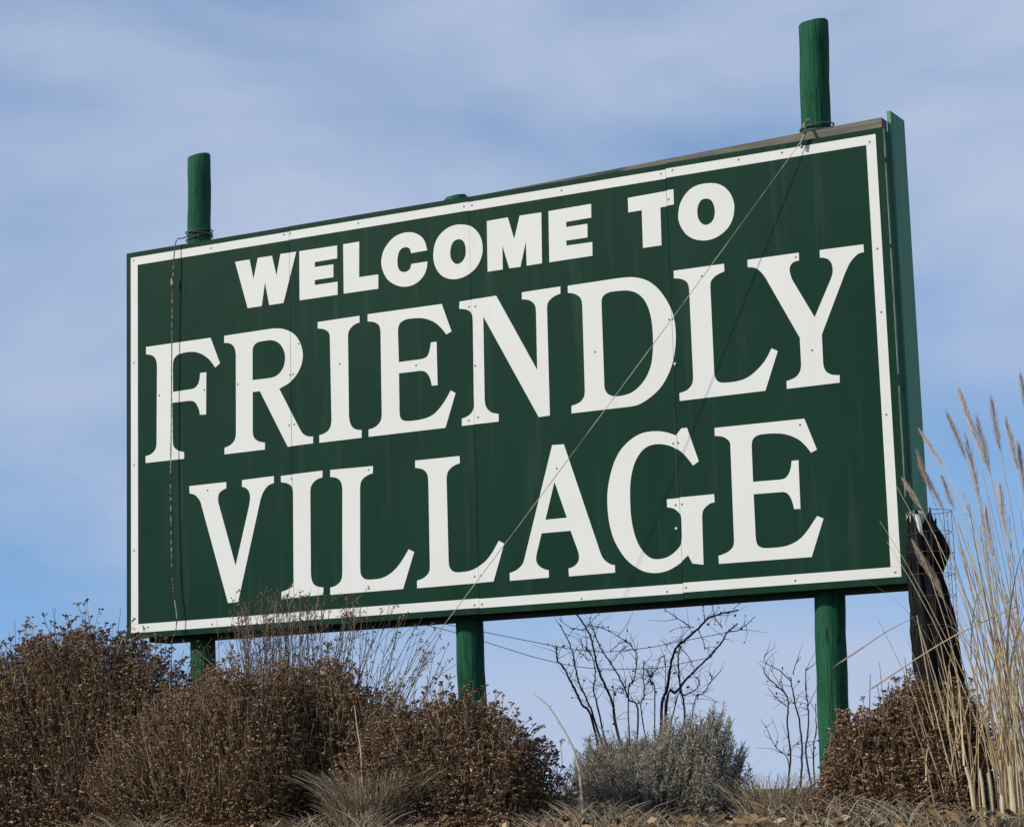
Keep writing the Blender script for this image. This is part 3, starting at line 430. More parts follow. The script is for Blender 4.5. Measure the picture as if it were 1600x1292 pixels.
for k in range(K):
    z = 1.4 + (2.905 - 1.4) * k / (K - 1); cx = np.interp(z, pz, [q[1] for q in prof]); r = np.interp(z, pz, [q[2] for q in prof])
    for i in range(n):
        a = i * 2 * math.pi / n
        fold = .010 * math.sin(7 * a + 2.0 * math.sin(z * 3.1)) + .007 * math.sin(13 * a - z * 4 + 1.7 * math.sin(z * 5.3)) + .005 * math.sin(z * 19 + 4 * a) + .003 * math.sin(z * 43 + 9 * a)
        jag = (.03 * math.sin(3 * a + .6) + .022 * math.sin(8 * a)) * max(0, (z - 2.75) / .155)
        V.append((cx + (r + fold * .8) * math.cos(a), -.05 + (r + fold) * math.sin(a), z + jag))
b.add(V, [(k * n + i, k * n + (i + 1) % n, (k + 1) * n + (i + 1) % n, (k + 1) * n + i) for k in range(K - 1) for i in range(n)])
b.build('plastic_wrap', M['plastic'], wp, smooth=True)
b = MB()
for sx, h in ((.046, .07), (.078, .03)):
    b.add([(4.94 + sx - .02, -.11, 2.82), (4.94 + sx + .022, -.10, 2.80), (4.94 + sx + .02, -.09, 2.86 + h), (4.94 + sx - .012, -.085, 2.835 + h * .6), (4.94 + sx + .004, -.06, 2.82)],
          [(0, 1, 2), (0, 2, 3), (1, 4, 2), (2, 4, 3), (3, 4, 0)])
b.build('torn_flap', M['plastic'], wp)
b = MB(); P = rope_path([(4.925, -.105, 2.915), (4.945, -.118, 2.905), (4.957, -.125, 2.87), (4.962, -.128, 2.83), (4.962, -.126, 2.80)], 4)
wd = np.linspace(.010, .013, len(P))
b.add([(p.x - w, p.y - .002, p.z) for p, w in zip(P, wd)] + [(p.x + w, p.y + .004, p.z) for p, w in zip(P, wd)] + [(p.x, p.y - .008, p.z) for p in P],
      [(k, k + 1, 2 * len(P) + k + 1, 2 * len(P) + k) for k in range(len(P) - 1)] + [(2 * len(P) + k, 2 * len(P) + k + 1, len(P) + k + 1, len(P) + k) for k in range(len(P) - 1)])
b.build('cloth_strip', M['strip'], wp)
wc = thing('wire_cage', 'round thin wire cage standing around the black plastic wrapped stake', 'cage', (4.985, -.05, ZB))
for k, z in enumerate((2.925, 2.815, 2.72, 2.61, 2.5, 2.36)):
    b = MB(); an = np.linspace(0, 2 * math.pi, 33); tl = .006 * math.sin(k * 2.1)
    b.tube([(4.985 + .112 * math.cos(a), -.05 + .112 * math.sin(a), z + tl * math.cos(a)) for a in an], .0017, 4); b.build('ring', M['thinwire'], wc)
b = MB()
for i in range(9):
    a = i * 2 * math.pi / 9 + .2
    b.tube([(4.985 + (.112 + .004 * math.sin(q * 9 + i)) * math.cos(a), -.05 + .112 * math.sin(a), 1.5 + 1.425 * q) for q in np.linspace(0, 1, 8)], .0016, 4)
b.build('uprights', M['thinwire'], wc)

# ------------------------------------------------------------------ shrubs
ROSE = [[(2.799,1.950),(2.768,2.089),(2.745,2.187),(2.704,2.303),(2.663,2.420),(2.629,2.512),(2.571,2.623)],
 [(2.654,1.980),(2.614,2.112),(2.581,2.228),(2.549,2.336),(2.506,2.437),(2.459,2.560)],
 [(2.645,1.980),(2.595,2.096),(2.535,2.222),(2.464,2.316),(2.433,2.350),(2.449,2.399),(2.445,2.432)],
 [(2.702,2.027),(2.685,2.174),(2.683,2.239),(2.660,2.355),(2.635,2.422)],
 [(2.963,2.008),(2.904,2.107),(2.846,2.207),(2.795,2.307),(2.753,2.391),(2.702,2.475),(2.667,2.543)],
 [(2.918,2.114),(2.936,2.210),(2.952,2.372),(2.839,2.480),(2.722,2.532)],
 [(3.080,2.035),(3.103,2.154),(3.144,2.281),(3.193,2.375),(3.240,2.428),(3.313,2.488),(3.394,2.536),(3.465,2.555),(3.562,2.577)],
 [(3.100,2.082),(3.156,2.136),(3.238,2.196),(3.311,2.264),(3.385,2.340),(3.457,2.400),(3.512,2.453),(3.562,2.501)],
 [(3.228,1.981),(3.231,2.148),(3.232,2.260),(3.213,2.333),(3.229,2.389)],
 [(2.963,2.016),(3.004,2.126),(2.991,2.240),(2.986,2.321)],
 [(3.057,2.108),(3.042,2.189),(3.009,2.239),(2.992,2.272)],
 [(3.301,2.041),(3.357,2.126),(3.396,2.204),(3.401,2.220)],
 [(3.179,2.071),(3.225,2.116),(3.306,2.153),(3.338,2.183),(3.309,2.216)],
 [(3.278,2.498),(3.184,2.561),(3.141,2.604)],
 [(3.376,2.525),(3.383,2.580),(3.399,2.628)],
 [(3.470,2.479),(3.447,2.536),(3.425,2.630)],
 [(3.521,2.460),(3.581,2.456),(3.626,2.494),(3.667,2.531)],
 [(3.562,2.577),(3.607,2.622)],
 [(3.229,2.389),(3.270,2.322),(3.293,2.257)],
 [(3.339,2.479),(3.361,2.397),(3.381,2.356)],
 [(2.753,2.391),(2.818,2.428),(2.882,2.440)],
 [(2.552,2.418),(2.615,2.373),(2.659,2.330)],
 [(2.629,2.512),(2.556,2.533),(2.474,2.584)],
 [(2.795,2.307),(2.853,2.377),(2.881,2.416)],
 [(2.629,2.512),(2.678,2.575),(2.726,2.622)],
 [(2.777,2.088),(2.825,2.151),(2.865,2.230)],
 [(2.591,2.473),(2.616,2.406),(2.680,2.394)],
 [(3.313,2.488),(3.243,2.492),(3.180,2.472)],
 [(3.240,2.428),(3.186,2.415),(3.141,2.394)],
 [(3.136,2.281),(3.072,2.260),(3.026,2.230)]]
BARE = [[(4.082,1.705),(4.075,1.888),(4.062,2.048),(4.055,2.165)],
 [(4.054,2.145),(4.005,2.196),(3.938,2.248),(3.932,2.293)],
 [(4.060,2.177),(4.093,2.224),(4.130,2.270)],
 [(4.023,1.731),(4.030,1.930),(4.028,2.050),(3.958,2.126),(3.917,2.176),(3.910,2.217)],
 [(4.021,2.010),(3.955,2.069),(3.901,2.120)],
 [(4.118,1.728),(4.118,1.886),(4.120,2.006),(4.129,2.093),(4.135,2.205)],
 [(4.144,1.743),(4.152,1.885),(4.168,2.020)],
 [(4.119,1.990),(4.171,2.083)],
 [(3.997,1.716),(3.941,1.805),(3.899,1.919)],
 [(4.023,2.050),(3.945,2.215)]]
PROF_A = [[(-0.698,2.470),(-0.410,2.528),(-0.316,2.597),(-0.127,2.604),(0.058,2.630),(0.287,2.663),(0.446,2.642),(0.535,2.547),(0.668,2.451),(0.787,2.462),(0.843,2.353),(0.950,2.190),(1.013,1.961)]]
PROF_C = [[(0.736,1.936),(0.845,2.157),(1.060,2.251),(1.229,2.328),(1.397,2.381),(1.562,2.386),(1.684,2.338),(1.804,2.231),(1.881,2.061),(1.956,1.826)]]
PROF_D = [[(1.303,1.951),(1.433,2.257),(1.539,2.390),(1.684,2.423),(1.807,2.403),(1.967,2.298),(2.124,2.182),(2.280,2.098),(2.374,1.977),(2.427,1.777)]]
PROF_E = [[(2.179,1.786),(2.243,2.030),(2.399,2.098),(2.628,2.127),(2.760,2.137),(2.852,2.085),(2.961,2.048),(3.070,2.011),(3.159,1.959),(3.217,1.878),(3.238,1.673)]]
PROF_F = [[(4.644,1.586),(4.716,1.853),(4.761,1.955),(4.827,1.997),(4.926,2.068),(5.022,2.108),(5.116,2.118),(5.206,2.069),(5.297,2.050),(5.381,1.943),(5.425,1.709)]]
PROF_S = [[(2.789,1.661),(2.840,1.796),(2.895,1.914),(2.994,1.962),(3.109,1.974),(3.259,1.934),(3.376,2.031),(3.471,2.060),(3.599,2.021),(3.729,2.066),(3.796,1.946),(3.812,1.764),(3.826,1.615)]]
PROF_T = [[(0.903,2.466),(0.991,2.550),(1.209,2.680),(1.423,2.737),(1.633,2.705),(1.881,2.672),(2.123,2.604),(2.281,2.526),(2.436,2.415),(2.530,2.308)]]


def brown_shrub(name, prof, yc, ry, count, label, cat='shrub', group=None, headm='head', hs=1.0, spread=.35, wisp=.06, deep=.42):
    """a mound of stems each ending in a flat dried seed head; prof is its skyline"""
    px = np.array([q[0] for q in prof]); pz = np.array([q[1] for q in prof]); o_ = np.argsort(px); px, pz = px[o_], pz[o_]
    cx = (px[0] + px[-1]) / 2
    root = thing(name, label, cat, (cx, yc, ZB), group)
    x = RNG.uniform(px[0], px[-1], count); v = np.where(RNG.random(count) < .5, np.clip(RNG.normal(-.1, .5, count), -1, 1), RNG.uniform(-1, .4, count))
    y = yc + v * ry
    kx, ky = RNG.uniform(6, 9), RNG.uniform(6, 9); p1, p2 = RNG.uniform(0, 6, 2)
    lump = .5 * np.sin(kx * x + p1 + 1.5 * np.sin(ky * y)) + .5 * np.sin(2.3 * kx * x + 1.7 * ky * y + p2)
    h = ZB - .05 + .055 * lump + (np.interp(x, px, pz) - ZB + .05) * np.sqrt(np.clip(1 - v * v, .02, 1))
    z = h - RNG.exponential(deep * .35, count) + np.where(RNG.random(count) < .24, RNG.uniform(0, wisp * 1.3, count), 0) - .055
    low = RNG.random(count) < .38                                  # side shoots inside the mound
    z = np.where(low, ZB + (z - ZB) * RNG.uniform(.3, .95, count), z)
    z = np.maximum(z, ZB + .02 + .05 * RNG.random(count))
    tip = np.stack([x, y, z], 1)
    base = np.stack([cx + (x - cx) * (1 - spread) + RNG.normal(0, .05, count), yc + (y - yc) * .45 + RNG.normal(0, .04, count), np.full(count, ZB - .03)], 1)
    base[:, 2] = np.maximum(base[:, 2], z - RNG.uniform(.2, .55, count))
    bend = RNG.normal(0, .045, (count, 3)); bend[:, 2] = 0
    ts = np.array([0, .4, .75, 1.0])
    P = base[:, None] + (tip - base)[:, None] * ts[None, :, None] + bend[:, None] * (4 * ts * (1 - ts))[None, :, None]
    st = MB(); st.tubes(P, np.array([.0028, .0023, .0018, .0013])[None] * RNG.uniform(.8, 1.25, (count, 1)), 3)
    # each stem forks into short stalks below its head
    nb = 3; ang = RNG.uniform(0, 6.28, (count, nb)); rad = RNG.uniform(.006, .02, (count, nb)) * hs
    q = tip[:, None] + np.stack([rad * np.cos(ang), rad * np.sin(ang), RNG.uniform(-.004, .010, (count, nb))], -1)
    fork = (tip - (tip - P[:, 2]) * .18)[:, None] + np.zeros((1, nb, 1))
    st.tubes(np.stack([fork, q], 2).reshape(-1, 2, 3), np.array([[.0013, .0010]]), 3)
    # a few long bare twigs through the mound
    nl = 46; xl = RNG.uniform(px[0] + .05, px[-1] - .05, nl); yl = yc - RNG.uniform(-.2, .8, nl) * ry
    e = np.stack([xl, yl, ZB + (np.interp(xl, px, pz) - ZB) * RNG.uniform(.55, 1.10, nl)], 1); s0 = np.stack([cx + (xl - cx) * .6 + RNG.normal(0, .06, nl), yl + .05, np.full(nl, ZB)], 1)
    m1 = (s0 + e) / 2 + RNG.normal(0, .03, (nl, 3)); st.tubes(np.stack([s0, m1, e], 1), np.array([[.0042, .0032, .0015]]), 4)
    hd = MB()
    for k in range(nb):
        hd.blobs(q[:, k], RNG.uniform(.0045, .0095, count) * hs, .6)
    hd.blobs(tip, RNG.uniform(.006, .011, count) * hs, .6)
    # curled leaves left on the stems
    t2 = RNG.uniform(.25, .95, (count, 4))
    C = base[:, None] + (tip - base)[:, None] * t2[..., None]
    C = C.reshape(-1, 3)
    lv = MB(); D = RNG.normal(size=C.shape); D[:, 2] -= .3
    lv.leaves(C, D, RNG.uniform(.014, .036, len(C)), RNG.uniform(.003, .0075, len(C)))
    st.build('stems', M['stem'], root, kind='stuff')
    hd.build('seed_heads', M[headm], root, kind='stuff')
    lv.build('dry_leaves', M[headm], root, kind='stuff')
    return root

brown_shrub('dried_shrub', PROF_A[0], -.7, .62, 5200, 'tall rounded brown shrub with dark seed heads at the left, below the board corner', group='dried brown shrubs', wisp=.11, hs=1.25)
brown_shrub('dried_shrub', PROF_C[0], -.95, .6, 5000, 'warm brown shrub in front of the foot of the left green post', group='dried brown shrubs', headm='headwarm', wisp=.07, hs=.92)
brown_shrub('dried_shrub', PROF_D[0], -.62, .5, 3600, 'brown shrub beneath the fan of bare twigs that crosses the lower border', group='dried brown shrubs', headm='headwarm', wisp=.09, hs=1.0)
brown_shrub('dried_shrub', PROF_E[0], -.9, .5, 4200, 'brown mound hiding the foot of the middle green post', group='dried brown shrubs', wisp=.10, hs=1.15)
brown_shrub('dried_shrub', PROF_F[0], -.7, .45, 4200, 'dark brown mound between the right green post and the tall tan grass', group='dried brown shrubs', wisp=.07, hs=1.2)

def twiggy_shrub():
    pts = PROF_T[0]; px = [q[0] for q in pts]; pz = [q[1] for q in pts]
    root = thing('twiggy_shrub', 'fan of thin bare upright twigs rising across the lower white border', 'shrub', (1.45, -.5, ZB))
    N = 170; x = np.concatenate([RNG.uniform(px[0], px[-1], 100), RNG.normal(1.25, .28, 70)]); x = np.clip(x, px[0], px[-1])
    y = -.5 + RNG.normal(0, .12, N); z = np.interp(x, px, pz) - RNG.exponential(.085, N) + .01
    tip = np.stack([x, y, z], 1); base = np.stack([1.45 + (x - 1.45) * .42 + RNG.normal(0, .05, N), -.55 + RNG.normal(0, .08, N), np.full(N, ZB)], 1)
    ts = np.linspace(0, 1, 7); bend = RNG.normal(0, .03, (N, 3)); wob = RNG.normal(0, .006, (N, 7, 3)); wob[:, 0] = 0
    P = base[:, None] + (tip - base)[:, None] * ts[None, :, None] + bend[:, None] * (4 * ts * (1 - ts))[None, :, None] + wob
    b = MB(); b.tubes(P, np.linspace(.0036, .0013, 7)[None], 4)
    hd = MB(); Q = []; heads = []
    for rep in range(6):
        t = RNG.uniform(.5, .98, N); k = np.minimum((t * 6).astype(int), 5); u = (t * 6 - k)[:, None]
        s0 = P[np.arange(N), k] * (1 - u) + P[np.arange(N), k + 1] * u
        d = (tip - base); d /= np.linalg.norm(d, axis=1, keepdims=True)
        e = s0 + (d + RNG.normal(0, .45, (N, 3)) * np.array([1, 1, .5])) * RNG.uniform(.03, .12, (N, 1))
        Q.append(np.stack([s0, (s0 + e) / 2 + RNG.normal(0, .004, (N, 3)), e], 1)); heads.append(e[RNG.random(N) < .55])
    b.tubes(np.concatenate(Q), np.array([[.0017, .0013, .0009]]), 3)
    H = np.concatenate(heads + [tip])
    for _ in range(4): hd.blobs(H + RNG.normal(0, .006, H.shape), RNG.uniform(.003, .0075, len(H)), .7)
    b.build('twigs', M['twig'], root, kind='stuff'); hd.build('seed_heads', M['head'], root, kind='stuff')
twiggy_shrub()

def sage():
    pts = PROF_S[0]; px = [q[0] for q in pts]; pz = [q[1] for q in pts]
    root = thing('grey_shrub', 'soft grey green shrub of upright shoots below the bare rose canes', 'shrub', ((px[0] + px[-1]) / 2, .15, ZB))
    N = 1400; cx = (px[0] + px[-1]) / 2
    NT = 46; tx = np.linspace(px[0] + .02, px[-1] - .02, NT) + RNG.normal(0, .02, NT); tv = RNG.uniform(-1, 1, NT); thh = RNG.uniform(.90, 1.06, NT); w = RNG.integers(0, NT, N)
    dx, dv = RNG.normal(0, .042, N), RNG.normal(0, .13, N); x = np.clip(tx[w] + dx, px[0], px[-1]); v = np.clip(tv[w] + dv, -1, 1); y = .15 + v * .34
    z = ZB + (np.interp(x, px, pz) - ZB) * np.sqrt(1 - v * v * .8) * thh[w] * (1 - 2.2 * np.hypot(dx, dv * .34)) * RNG.uniform(.80, 1.0, N) + np.where(RNG.random(N) < .04, RNG.uniform(.02, .07, N), 0)
    z = np.maximum(z, ZB + .08)
    tip = np.stack([x, y, z], 1); base = np.stack([cx + (x - cx) * .72 + RNG.normal(0, .03, N), .15 + v * .24, np.maximum(ZB, z - .36)], 1)
    ts = np.array([0, .5, 1.]); bend = RNG.normal(0, .03, (N, 3))
    P = base[:, None] + (tip - base)[:, None] * ts[None, :, None] + bend[:, None] * (4 * ts * (1 - ts))[None, :, None]
    b = MB(); b.tubes(P, np.array([[.003, .0022, .0012]]), 3); b.build('stems', M['stem'], root, kind='stuff')
    lv = MB(); K = 54
    t = RNG.uniform(.15, 1, (N, K)); C = base[:, None] + (tip - base)[:, None] * t[..., None] + bend[:, None] * (4 * t * (1 - t))[..., None]
    d = (tip - base); d /= np.linalg.norm(d, axis=1, keepdims=True)
    D = d[:, None] * .75 + RNG.normal(0, .6, (N, K, 3))
    lv.leaves(C.reshape(-1, 3), D.reshape(-1, 3), RNG.uniform(.014, .034, N * K), RNG.uniform(.0014, .0028, N * K))
    lv.build('leaves', M['sage'], root, kind='stuff')
sage()

def canes(name, label, cat, lines, y0, z_base, thick, mat_, thorn, side):
    xs_ = [p[0] for l in lines for p in l]
    root = thing(name, label, cat, (sum(xs_) / len(xs_), y0, ZB))
    b = MB(); tw = MB(); bud = MB(); nb = 0
    for k, l in enumerate(lines):
        yy = y0 + RNG.normal(0, .018)
        low = l[0][1] < z_base
        pts = [(x, yy + .03 * math.sin(i * 1.7 + k), z) for i, (x, z) in enumerate(l)]
        if low: pts = [(pts[0][0] * .75 + .25 * root.location.x + RNG.normal(0, .06), yy + RNG.normal(0, .05), ZB - .05)] + pts
        P = rope_path(pts, 6)
        P = [p + Vector(RNG.normal(0, .0014, 3)) for p in P]
        r0 = thick[k] if k < len(thick) else thick[-1]
        rad = np.linspace(r0, r0 * .45, len(P))
        b.tube(P, rad, 6)
        ln = sum((P[i + 1] - P[i]).length for i in range(len(P) - 1))
        for _ in range(int(ln * thorn)):
            i = RNG.integers(0, len(P) - 1); d = RNG.normal(0, 1, 3); d /= np.linalg.norm(d)
            s0 = np.array(P[i]) * .5 + np.array(P[i + 1]) * .5
            tw.tube([s0, s0 + d * RNG.uniform(.010, .020)], [.0022, .0004], 3)
        for _ in range(int(ln * side)):
            i = RNG.integers(1, len(P) - 1); T_ = np.array((P[i + 1] - P[i - 1]).normalized())
            d = T_ * .7 + RNG.normal(0, .7, 3) + np.array([0, 0, .35]); d /= np.linalg.norm(d); m = RNG.uniform(.03, .15)
            e1 = np.array(P[i]) + d * m * .5; e2 = e1 + (d + RNG.normal(0, .35, 3)) * m * .5
            tw.tube([np.array(P[i]), e1, e2], [.0020, .0014, .0007], 3)
            if RNG.random() < .18: bud.blobs([e2], RNG.uniform(.005, .010)); nb += 1
    b.build('canes', mat_, root, smooth=True); tw.build('twigs', mat_, root, kind='stuff')
    if nb: bud.build('buds', M['head'], root, kind='stuff')
canes('rose_bush', 'bare dark thorny rose bush with leaning canes below the middle of the board', 'bush', ROSE, .8, 2.30,
      [.0088, .0064, .0075, .0055, .0058, .0042, .0092, .0078, .0064, .004, .004, .0032, .004, .0032, .003, .003, .0035, .0025, .0028, .0028] + [.0024] * 20, M['rose'], 42, 20)
canes('bare_sapling', 'small leafless sapling with forked twigs just left of the right green post', 'sapling', BARE, .35, 1.75,
      [.0064, .0034, .003, .0055, .003, .0055, .0046, .0026, .0034, .0026], M['rose'], 6, 22)

# ------------------------------------------------------------------ tall dry grass on the right
PLUME = [(5.444, -0.9, 3.336, 5.571, -0.95, 2.983), (5.586, -0.9, 3.297, 5.635, -0.95, 3.05), (5.392, -0.9, 3.252, 5.47, -0.95, 3.036), (5.25, -0.9, 3.182, 5.363, -0.95, 3.017), (5.15, -0.9, 2.976, 5.245, -0.95, 2.834), (5.249, -0.9, 3.024, 5.353, -0.95, 2.811), (5.335, -0.9, 2.971, 5.401, -0.95, 2.807), (5.734, -0.9, 3.4, 5.772, -0.95, 3.183), (5.696, -0.9, 3.065, 5.735, -0.95, 2.822), (5.526, -0.9, 3.214, 5.578, -0.95, 2.953), (5.222, -0.9, 3.089, 5.295, -0.95, 2.904), (5.467, -0.9, 3.131, 5.518, -0.95, 2.855), (5.596, -0.9, 2.912, 5.63, -0.95, 2.671), (5.529, -0.9, 2.801, 5.564, -0.95, 2.561), (5.661, -0.9, 3.201, 5.703, -0.95, 2.956), (5.797, -0.9, 3.246, 5.829, -0.95, 3.003), (5.864, -0.9, 3.356, 5.889, -0.95, 3.113), (5.901, -0.9, 3.06, 5.921, -0.95, 2.821), (5.188, -0.9, 2.68, 5.27, -0.95, 2.509), (5.243, -0.9, 2.587, 5.324, -0.95, 2.403)]
def plume_mesh(seed):
    rg = np.random.default_rng(seed); b = MB(); N = 240; t = rg.uniform(0, 1, N) ** .85
    ax = np.stack([.03 * t * t, 0 * t, t], 1)
    out_ = rg.normal(size=(N, 3)); out_[:, 2] = 0; out_ /= np.linalg.norm(out_, axis=1, keepdims=True)
    w = (.052 * np.sin(np.pi * (t * .80 + .14)) + .004) * rg.uniform(.35, 1.35, N)
    D = np.stack([out_[:, 0] * w, out_[:, 1] * w, rg.uniform(.09, .26, N)], 1)
    e = ax + D; m = ax + D * np.array([.75, .75, .5])
    P = np.stack([ax, m, e], 1); b.tubes(P, np.array([[.0014, .0017, .0006]]), 3)
    return b.mesh('plume')
PM = [plume_mesh(s) for s in range(4)]
for me in PM: me.materials.append(M['plume'])

def grass_clump(cx, y0, plumes, nst, nlf, label, ln_=(-.05, .16), hm=1.55):
    root = thing('tall_grass', label, 'ornamental grass', (cx, y0, ZB), 'clumps of tall tan grass')
    st = MB(); lf = MB()
    for k, (tx, ty, tz, bx_, by_, bz_) in enumerate(plumes):
        tip = Vector((tx, ty, tz)); bot = Vector((bx_, by_, bz_)); d = (tip - bot)
        ln = d.length; d.normalize()
        o = put('plume', PM[k % 4], None, root)
        q = d.to_track_quat('Z', 'X') @ Matrix.Rotation(k * 1.9, 3, 'Z').to_quaternion()
        o.rotation_mode = 'QUATERNION'; o.rotation_quaternion = q; o.location = bot - root.location; s = ln * 1.0
        o.scale = (s * 1.05 * (.36 / ln) ** .5, s * 1.05 * (.36 / ln) ** .5, s)
        b0 = Vector((cx + RNG.normal(0, .10) + (bx_ - cx) * .25, y0 + RNG.normal(0, .08), ZB - .02))
        mid = bot - d * (bot.z - ZB) * .5; mid = mid * .55 + ((b0 + bot) / 2) * .45
        P = rope_path([b0, mid, bot, bot + d * ln * .95], 7)
        st.tube(P, np.linspace(.0028, .0011, len(P)), 4)
    N = nst; bx2 = cx + np.clip(RNG.normal(0, .11, N), -.13, .3); lean = np.clip(RNG.normal(*ln_, N), ln_[0] - 1.3 * ln_[1], ln_[0] + 2 * ln_[1]) + (bx2 - cx) * .9
    hgt = RNG.uniform(.45, hm, N); P = []
    for i in range(N):
        ts = np.linspace(0, 1, 8)
        P.append(np.stack([bx2[i] + lean[i] * hgt[i] * ts ** 1.5 + .008 * np.sin(ts * 6 + i), y0 + RNG.normal(0, .09) + RNG.normal(0, .09) * hgt[i] * ts ** 1.6, ZB - .02 + hgt[i] * ts], 1))
    st.tubes(np.array(P), np.linspace(.0036, .0013, 8)[None] * RNG.uniform(.7, 1.3, (N, 1)), 4)
    for i in range(nlf):
        h = RNG.uniform(.25, 1.0); s0 = np.array((cx + RNG.normal(0, .13), y0 + RNG.normal(0, .1), ZB + RNG.uniform(0, .7))); a = RNG.uniform(0, 6.28); rch = RNG.uniform(.05, .42)
        ts = np.linspace(0, 1, 9); dr = np.array((math.cos(a), math.sin(a) * .6, 0))
        c = s0 + dr * (rch * ts ** 1.6)[:, None] + np.array((0, 0, 1)) * (h * (ts - .55 * RNG.uniform(.2, 1.2) * ts ** 3))[:, None]
        w = np.array((-dr[1], dr[0], 0)) * .7 + np.array((dr[0], dr[1], 0)) * .3; w = w / np.linalg.norm(w); wd = .0045 * (1 - ts * .85)[:, None]
        V = np.concatenate([c - w * wd, c + w * wd]); m = len(c)
        lf.add(V, [(k, k + 1, m + k + 1, m + k) for k in range(m - 1)])
    st.build('stalks', M['grass'], root, kind='stuff'); lf.build('blades', M['grass'], root, kind='stuff')
    return root
left_p = [p for p in PLUME if p[3] < 5.42]; right_p = [p for p in PLUME if p[3] >= 5.42]
rgt = right_p
c1 = grass_clump(5.43, -1.0, left_p, 22, 10, 'tan grass clump leaning left across the black wrapped stake', (-.12, .045), 0.95)
c2 = grass_clump(5.70, -1.02, rgt, 135, 70, 'tall upright tan grass clump at the right edge of the picture')
# snapped stalks lying across the black plastic
for k, pts in enumerate(([(5.36, -1.0, ZB), (5.25, -1.0, 2.0), (5.209, -1.0, 2.346), (5.05, -1.0, 2.278), (4.836, -1.0, 2.155)], [(5.70, -1.05, 2.36), (5.433, -1.1, 2.247), (5.2, -1.1, 2.13), (5.012, -1.1, 2.024)])):
    b = MB(); b.tube(rope_path(pts, 6) if k else [Vector(p) for p in pts], .0030, 4)
    b.build('broken_stalk', M['grass'], c1)
    o = put('plume', PM[k], None, c1); d = Vector(pts[-1]) - Vector(pts[-2]); o.rotation_mode = 'QUATERNION'; o.rotation_quaternion = d.to_track_quat('Z', 'X')
    o.location = Vector(pts[-2]) - c1.location; o.scale = (.10, .10, d.length)
for k, (x, r, h, tx) in enumerate(((5.475, .009, .09, -.03), (5.515, .008, .08, -.012), (5.590, .009, .115, .005), (5.635, .013, .085, .0), (5.54, .010, .06, -.01))):
    b = MB(); b.tube([(x - tx * 0, -1.16 + .01 * k, ZB - .03), (x + tx * .5, -1.165 + .01 * k, ZB + h * .6 + .11), (x + tx, -1.17 + .01 * k, ZB + h + .14)], [r, r * .95, r * .8], 8)
    b.blobs([(x + tx, -1.17 + .01 * k, ZB + h + .14)], r * .85, .35)
    b.build('cut_stub', M['stub'], c2, smooth=False)

# ------------------------------------------------------------------ small dry things on the bed
b = MB(); P = rope_path([(3.43, -.9, ZB - .02), (3.418, -.9, 1.66), (3.405, -.9, 1.745), (3.374, -.9, 1.84), (3.307, -.9, 1.952), (3.25, -.9, 2.032), (3.215, -.9, 2.06), (3.18, -.9, 2.085)], 5)
b.tube(P, np.linspace(.0066, .0024, len(P)), 6)
for i in range(4, len(P) - 2, 4):
    d = RNG.normal(0, 1, 3); b.tube([P[i], P[i] + Vector(d * .014)], [.003, .0015], 4)
b.build('dry_stalk', M['pale'], label='pale dry stalk arching up in the gap left of the grey shrub', cat='stalk')
b = MB(); P = rope_path([(2.385, -1.25, ZB - .02), (2.38, -1.25, 1.8), (2.362, -1.25, 1.93), (2.345, -1.25, 2.06)], 5); b.tube(P, np.linspace(.0055, .0025, len(P)), 5)
b.build('dry_stalk', M['pale'], label='thin straight pale stalk in front of the brown shrubs, left of the middle post', cat='stalk')

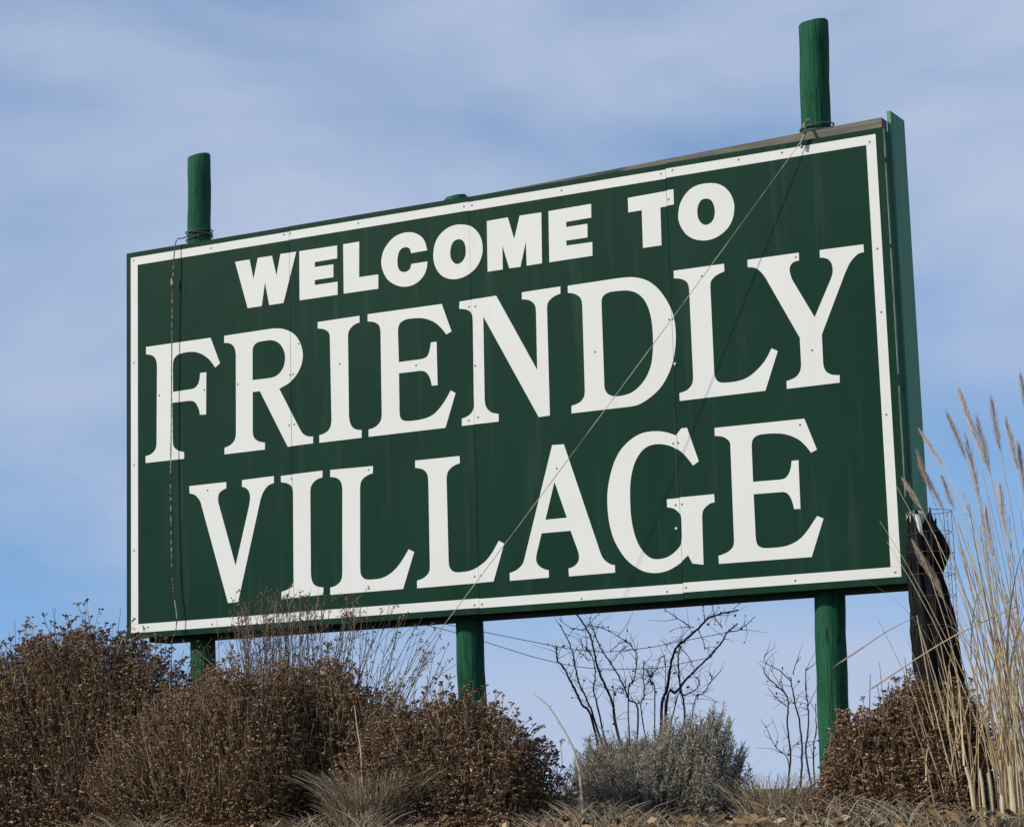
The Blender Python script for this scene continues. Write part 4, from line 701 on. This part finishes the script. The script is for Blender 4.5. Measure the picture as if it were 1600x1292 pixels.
def tuft(name, label, cx, y0, N, rad, hmin, hmax, m):
    b = MB(); a = RNG.uniform(0, 6.28, N); rr = rad * np.sqrt(RNG.random(N)); h = RNG.uniform(hmin, hmax, N); out_ = RNG.uniform(.05, .9, N) * h
    a2 = a + RNG.normal(0, .8, N); ts = np.linspace(0, 1, 5)
    P = np.stack([cx + (rr * np.cos(a))[:, None] + (out_ * np.cos(a2))[:, None] * ts ** 1.4, y0 + (rr * np.sin(a))[:, None] + (out_ * np.sin(a2))[:, None] * ts ** 1.4,
                  ground_z(cx + rr * np.cos(a), y0 + rr * np.sin(a))[:, None] + h[:, None] * (ts * (1.25 - .45 * ts))], -1)
    b.tubes(P, np.array([[.0022, .0020, .0017, .0013, .0006]]), 3)
    return b.build(name, m, label=label, cat='grass tuft')
tuft('dry_grass_tuft', 'straw coloured tangled grass tuft at the foot of the brown mound near the middle post', 2.50, -1.35, 800, .17, .17, .40, M['litter'])
tuft('dry_grass_tuft', 'low dry grass tuft in the gap just left of the bare sapling', 4.30, -.55, 360, .17, .16, .32, M['litter'])
# low dead growth that covers the bed
N = 22000; gxs = RNG.uniform(-3.2, 8.5, N); gys = RNG.uniform(-4.4, 2.6, N); gh = RNG.uniform(.03, .12, N) * (1 + .6 * np.sin(gxs * 5 + gys * 3))
a = RNG.uniform(0, 6.28, N); o_ = RNG.uniform(.3, 1.4, N) * gh; ts = np.linspace(0, 1, 4)
P = np.stack([gxs[:, None] + (o_ * np.cos(a))[:, None] * ts ** 1.3, gys[:, None] + (o_ * np.sin(a))[:, None] * ts ** 1.3, ground_z(gxs, gys)[:, None] - .005 + gh[:, None] * (ts * (1.3 - .5 * ts))], -1)
b = MB(); b.tubes(P, np.array([[.0024, .0021, .0016, .0007]]), 3)
b.build('dead_grass', M['litter'], kind='stuff', label='low dead grass and litter covering the planting bed', cat='grass')
N = 6500; lx = RNG.uniform(-3.2, 8.5, N); ly = RNG.uniform(-4.4, 2.4, N); lz = ground_z(lx, ly) + RNG.uniform(.004, .05, N)
b = MB(); D = RNG.normal(0, 1, (N, 3)); D[:, 2] *= .35; b.leaves(np.stack([lx, ly, lz], 1), D, RNG.uniform(.025, .07, N), RNG.uniform(.008, .02, N))
b.build('fallen_leaves', M['headwarm'], kind='stuff', label='brown fallen leaves lying on the planting bed', cat='leaves')
